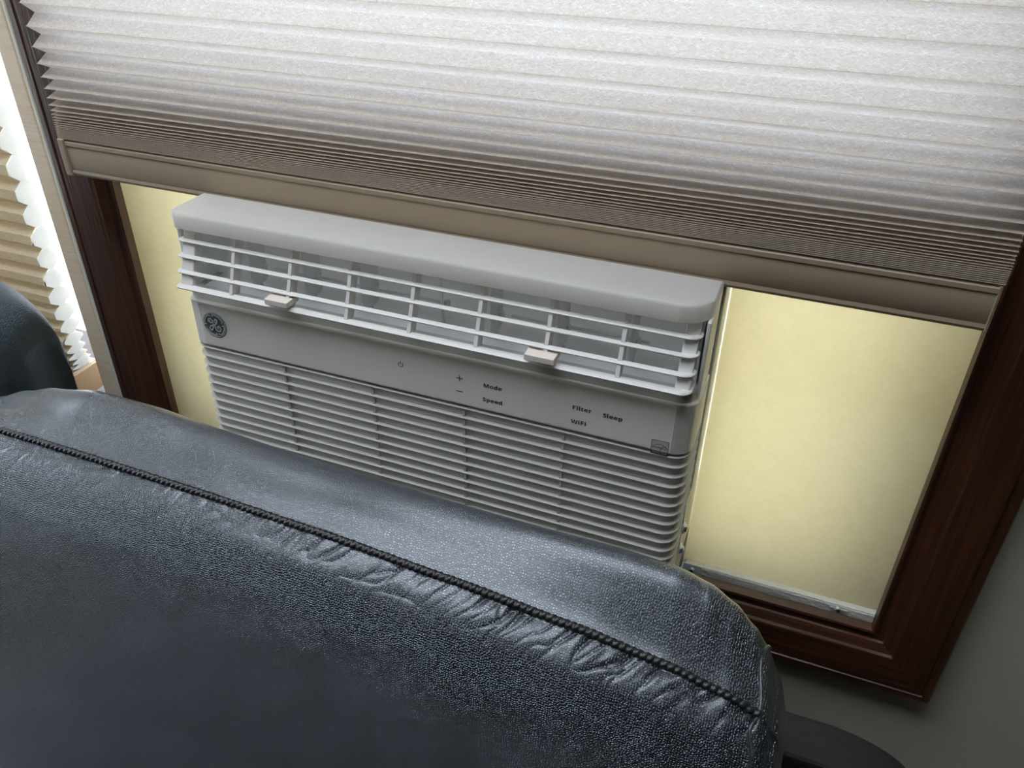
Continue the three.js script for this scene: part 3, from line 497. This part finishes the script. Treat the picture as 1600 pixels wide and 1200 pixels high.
  for (const [xe, bulge] of [[xb, 0.012], [xa, -0.012]]) {
    const n = 90, rings = 10, pos = [], uv = [], idx = [], cz = 0.255, cy = EYE - 0.75;
    for (let r = 0; r <= rings; r++) for (let j = 0; j <= n; j++) {
      const p = curve.getPoint(j / n), q = drop(xe, p.z, p.y, 0), t = r / rings, k = Math.cos(t * Math.PI / 2);
      const yy = cy + (q[1] - cy) * (t === 0 ? 1 : k), zz = cz + (q[2] - cz) * k, crease = 0.003 * (vnoise(j * 0.35, r * 0.9, 17) - 0.5) * Math.min(1, r);
      pos.push(xe + bulge * Math.sin(t * Math.PI / 2) + crease, yy, zz); uv.push(zz, yy);
    }
    for (let r = 0; r < rings; r++) for (let j = 0; j < n; j++) { const a = r * (n + 1) + j, b = a + n + 1; bulge < 0 ? idx.push(a, a + 1, b, a + 1, b + 1, b) : idx.push(a, b, a + 1, a + 1, b, b + 1); }
    const g = new THREE.BufferGeometry(); g.setAttribute('position', new THREE.Float32BufferAttribute(pos, 3)); g.setAttribute('uv', new THREE.Float32BufferAttribute(uv, 2)); g.setIndex(idx); g.computeVertexNormals();
    mesh('side_panel', g.applyMatrix4(at), M.leather, sofa);
    // welt along the end seam
    const wp = []; for (let j = 8; j <= 60; j++) { const p = curve.getPoint(j / n), q = drop(xe, p.z, p.y, 0); wp.push(new THREE.Vector3(xe + 0.0005 * Math.sign(bulge), q[1] + 0.0008, q[2])); }
    mesh('side_welt', new THREE.TubeGeometry(new THREE.CatmullRomCurve3(wp), 120, 0.0016, 8).applyMatrix4(at), M.piping, sofa);
  }
  { // raised seam closing the right end of the top panel, running on down beside the front panel
    const wp = []; for (let j = 0; j <= 40; j++) { const sv = (4.0 + 5.6 * j / 40) / 14, p = curve.getPoint(sv), q = drop(0.0345 + 0.002 * Math.sin(j * 0.4), p.z, p.y, sv); wp.push(new THREE.Vector3(q[0], q[1] + 0.0006, q[2] + 0.0003)); }
    mesh('end_seam', new THREE.TubeGeometry(new THREE.CatmullRomCurve3(wp), 160, 0.0015, 8).applyMatrix4(at), M.leather, sofa);
  }
  { // corded piping with a twist
    const p = curve.getPoint(seamS), n = 1800, m = 12, pos = [], uv = [], idx = [], r0 = 0.0027;
    for (let i = 0; i <= n; i++) {
      const x = xa + 0.02 + (0.0365 - xa - 0.02) * i / n, q = drop(x, p.z, p.y, seamS);
      for (let j = 0; j <= m; j++) {
        const a = j / m * Math.PI * 2, tw = 0.78 + 0.32 * Math.abs(Math.sin(a + x * 640)) + 0.16 * (vnoise(x * 420, 1 + Math.cos(a) * 2, 3) - 0.5);
        pos.push(q[0], q[1] + 0.0010 + Math.cos(a) * r0 * tw, q[2] + Math.sin(a) * r0 * 1.15 * tw); uv.push(x, a * r0);
      }
    }
    for (let i = 0; i < n; i++) for (let j = 0; j < m; j++) { const a = i * (m + 1) + j, b = a + m + 1; idx.push(a, b, a + 1, b, b + 1, a + 1); }
    const g = new THREE.BufferGeometry(); g.setAttribute('position', new THREE.Float32BufferAttribute(pos, 3)); g.setAttribute('uv', new THREE.Float32BufferAttribute(uv, 2)); g.setIndex(idx); g.computeVertexNormals();
    mesh('piping', g.applyMatrix4(at), M.piping, sofa);
  }
  // rear shell with rounded shoulder standing behind the cushion, seat and base below the frame
  {
    const s = new THREE.Shape(), xl = -0.70, xr = 0.205, yt = EYE - 0.658, y0 = 0.06;
    s.moveTo(xl, y0); s.lineTo(xl, yt - 0.05); s.quadraticCurveTo(xl, yt, xl + 0.08, yt); s.lineTo(0.115, yt); s.bezierCurveTo(0.165, yt - 0.004, 0.19, yt - 0.022, 0.20, yt - 0.06); s.quadraticCurveTo(xr, yt - 0.1, xr, yt - 0.2); s.lineTo(xr, y0);
    const g = new THREE.ExtrudeGeometry(s, { depth: 0.035, bevelEnabled: true, bevelThickness: 0.006, bevelSize: 0.006, bevelSegments: 3, curveSegments: 16 }); g.translate(0, 0, 0.100);
    mesh('rear_shell', g.applyMatrix4(at), M.leatherMatte, sofa);
    mesh('seat_cushion', bx(xa, xb, 0.27, 0.42, 0.35, 0.95, 0.05).applyMatrix4(at), M.leather, sofa);
    mesh('sofa_base', bx(xa, xb, 0, 0.27, 0.165, 0.90, 0.02).applyMatrix4(at), M.leatherMatte, sofa);
  }
}
// the neighbouring recliner back at the far left
{
  const rc = thing('recliner', 'black leather recliner back with a straight top seam at the left edge', 'recliner', -0.95, 0, 0.15);
  const at = new THREE.Matrix4().makeTranslation(0.95, 0, -0.15);
  const rel = [[0.056, -0.98], [0.056, -0.6], [0.057, -0.455], [0.064, -0.400], [0.084, -0.378], [0.108, -0.379], [0.130, -0.396], [0.147, -0.455], [0.153, -0.60], [0.155, -0.98]];
  const xa = -1.4, xb = -0.745;
  const drop = (x, z, y) => {
    const R = 0.11, t = Math.max(0, (x - (xb - R)) / R), k = 1 - Math.sqrt(Math.max(0, 1 - t * t)), hi = Math.min(1, Math.max(0, (y + 0.98) / 0.6));
    const low = Math.max(0, (-0.43 - y) / 0.2), tuck = x > xb - R ? -0.05 * low * t : 0;
    return [x + tuck, y - 0.07 * k * hi + EYE, 0.105 + (z - 0.105) * (1 - 0.25 * k)];
  };
  const make = cushion({ x0: xa, x1: xb, sect: rel, drop, nx: 120 });
  const a = make(0, 5 / 9, 40, M.leatherDark, 'top_panel', rc), b = make(5 / 9, 1, 40, M.leatherDark, 'front_panel', rc);
  for (const m of [a, b]) m.geometry.applyMatrix4(at);
  const curve = new THREE.CatmullRomCurve3(rel.map(([z, y]) => new THREE.Vector3(0, y, z)), false, 'centripetal');
  const n = 60, pos = [], idx = [], uv = [];
  for (let r = 0; r <= 6; r++) for (let j = 0; j <= n; j++) { const p = curve.getPoint(j / n), q = drop(xb, p.z, p.y), k = Math.cos(r / 6 * Math.PI / 2); pos.push(q[0] + 0.01 * Math.sin(r / 6 * Math.PI / 2), EYE - 0.72 + (q[1] - EYE + 0.72) * k, 0.105 + (q[2] - 0.105) * k); uv.push(q[2] * k, q[1] * k); }
  for (let r = 0; r < 6; r++) for (let j = 0; j < n; j++) { const c = r * (n + 1) + j, d = c + n + 1; idx.push(c, d, c + 1, c + 1, d, d + 1); }
  const g = new THREE.BufferGeometry(); g.setAttribute('position', new THREE.Float32BufferAttribute(pos, 3)); g.setAttribute('uv', new THREE.Float32BufferAttribute(uv, 2)); g.setIndex(idx); g.computeVertexNormals();
  mesh('side_panel', g.applyMatrix4(at), M.leatherDark, rc);
  const pts = [], yS = EYE - 0.3925;                                    // the seam keeps its height while the shoulder falls away
  for (let i = 0; i <= 60; i++) {
    const x = xa + (-0.792 - xa) * i / 60; let best = null;
    for (let k = 0; k <= 300; k++) { const p = curve.getPoint(4.05 / 9 + k / 300 * 0.35), q = drop(x, p.z, p.y); if (q[1] <= yS) { best = q; break; } }
    if (best) pts.push(new THREE.Vector3(best[0], best[1] + 0.0007, best[2] + 0.0009));
  }
  mesh('seam', new THREE.TubeGeometry(new THREE.CatmullRomCurve3(pts), 100, 0.0014, 6).applyMatrix4(at), M.piping, rc);
  mesh('recliner_base', bx(xa, xb - 0.04, 0, 0.46, 0.056, 0.154, 0.02).applyMatrix4(at), M.leatherMatte, rc);
}

renderer.render(scene, camera);
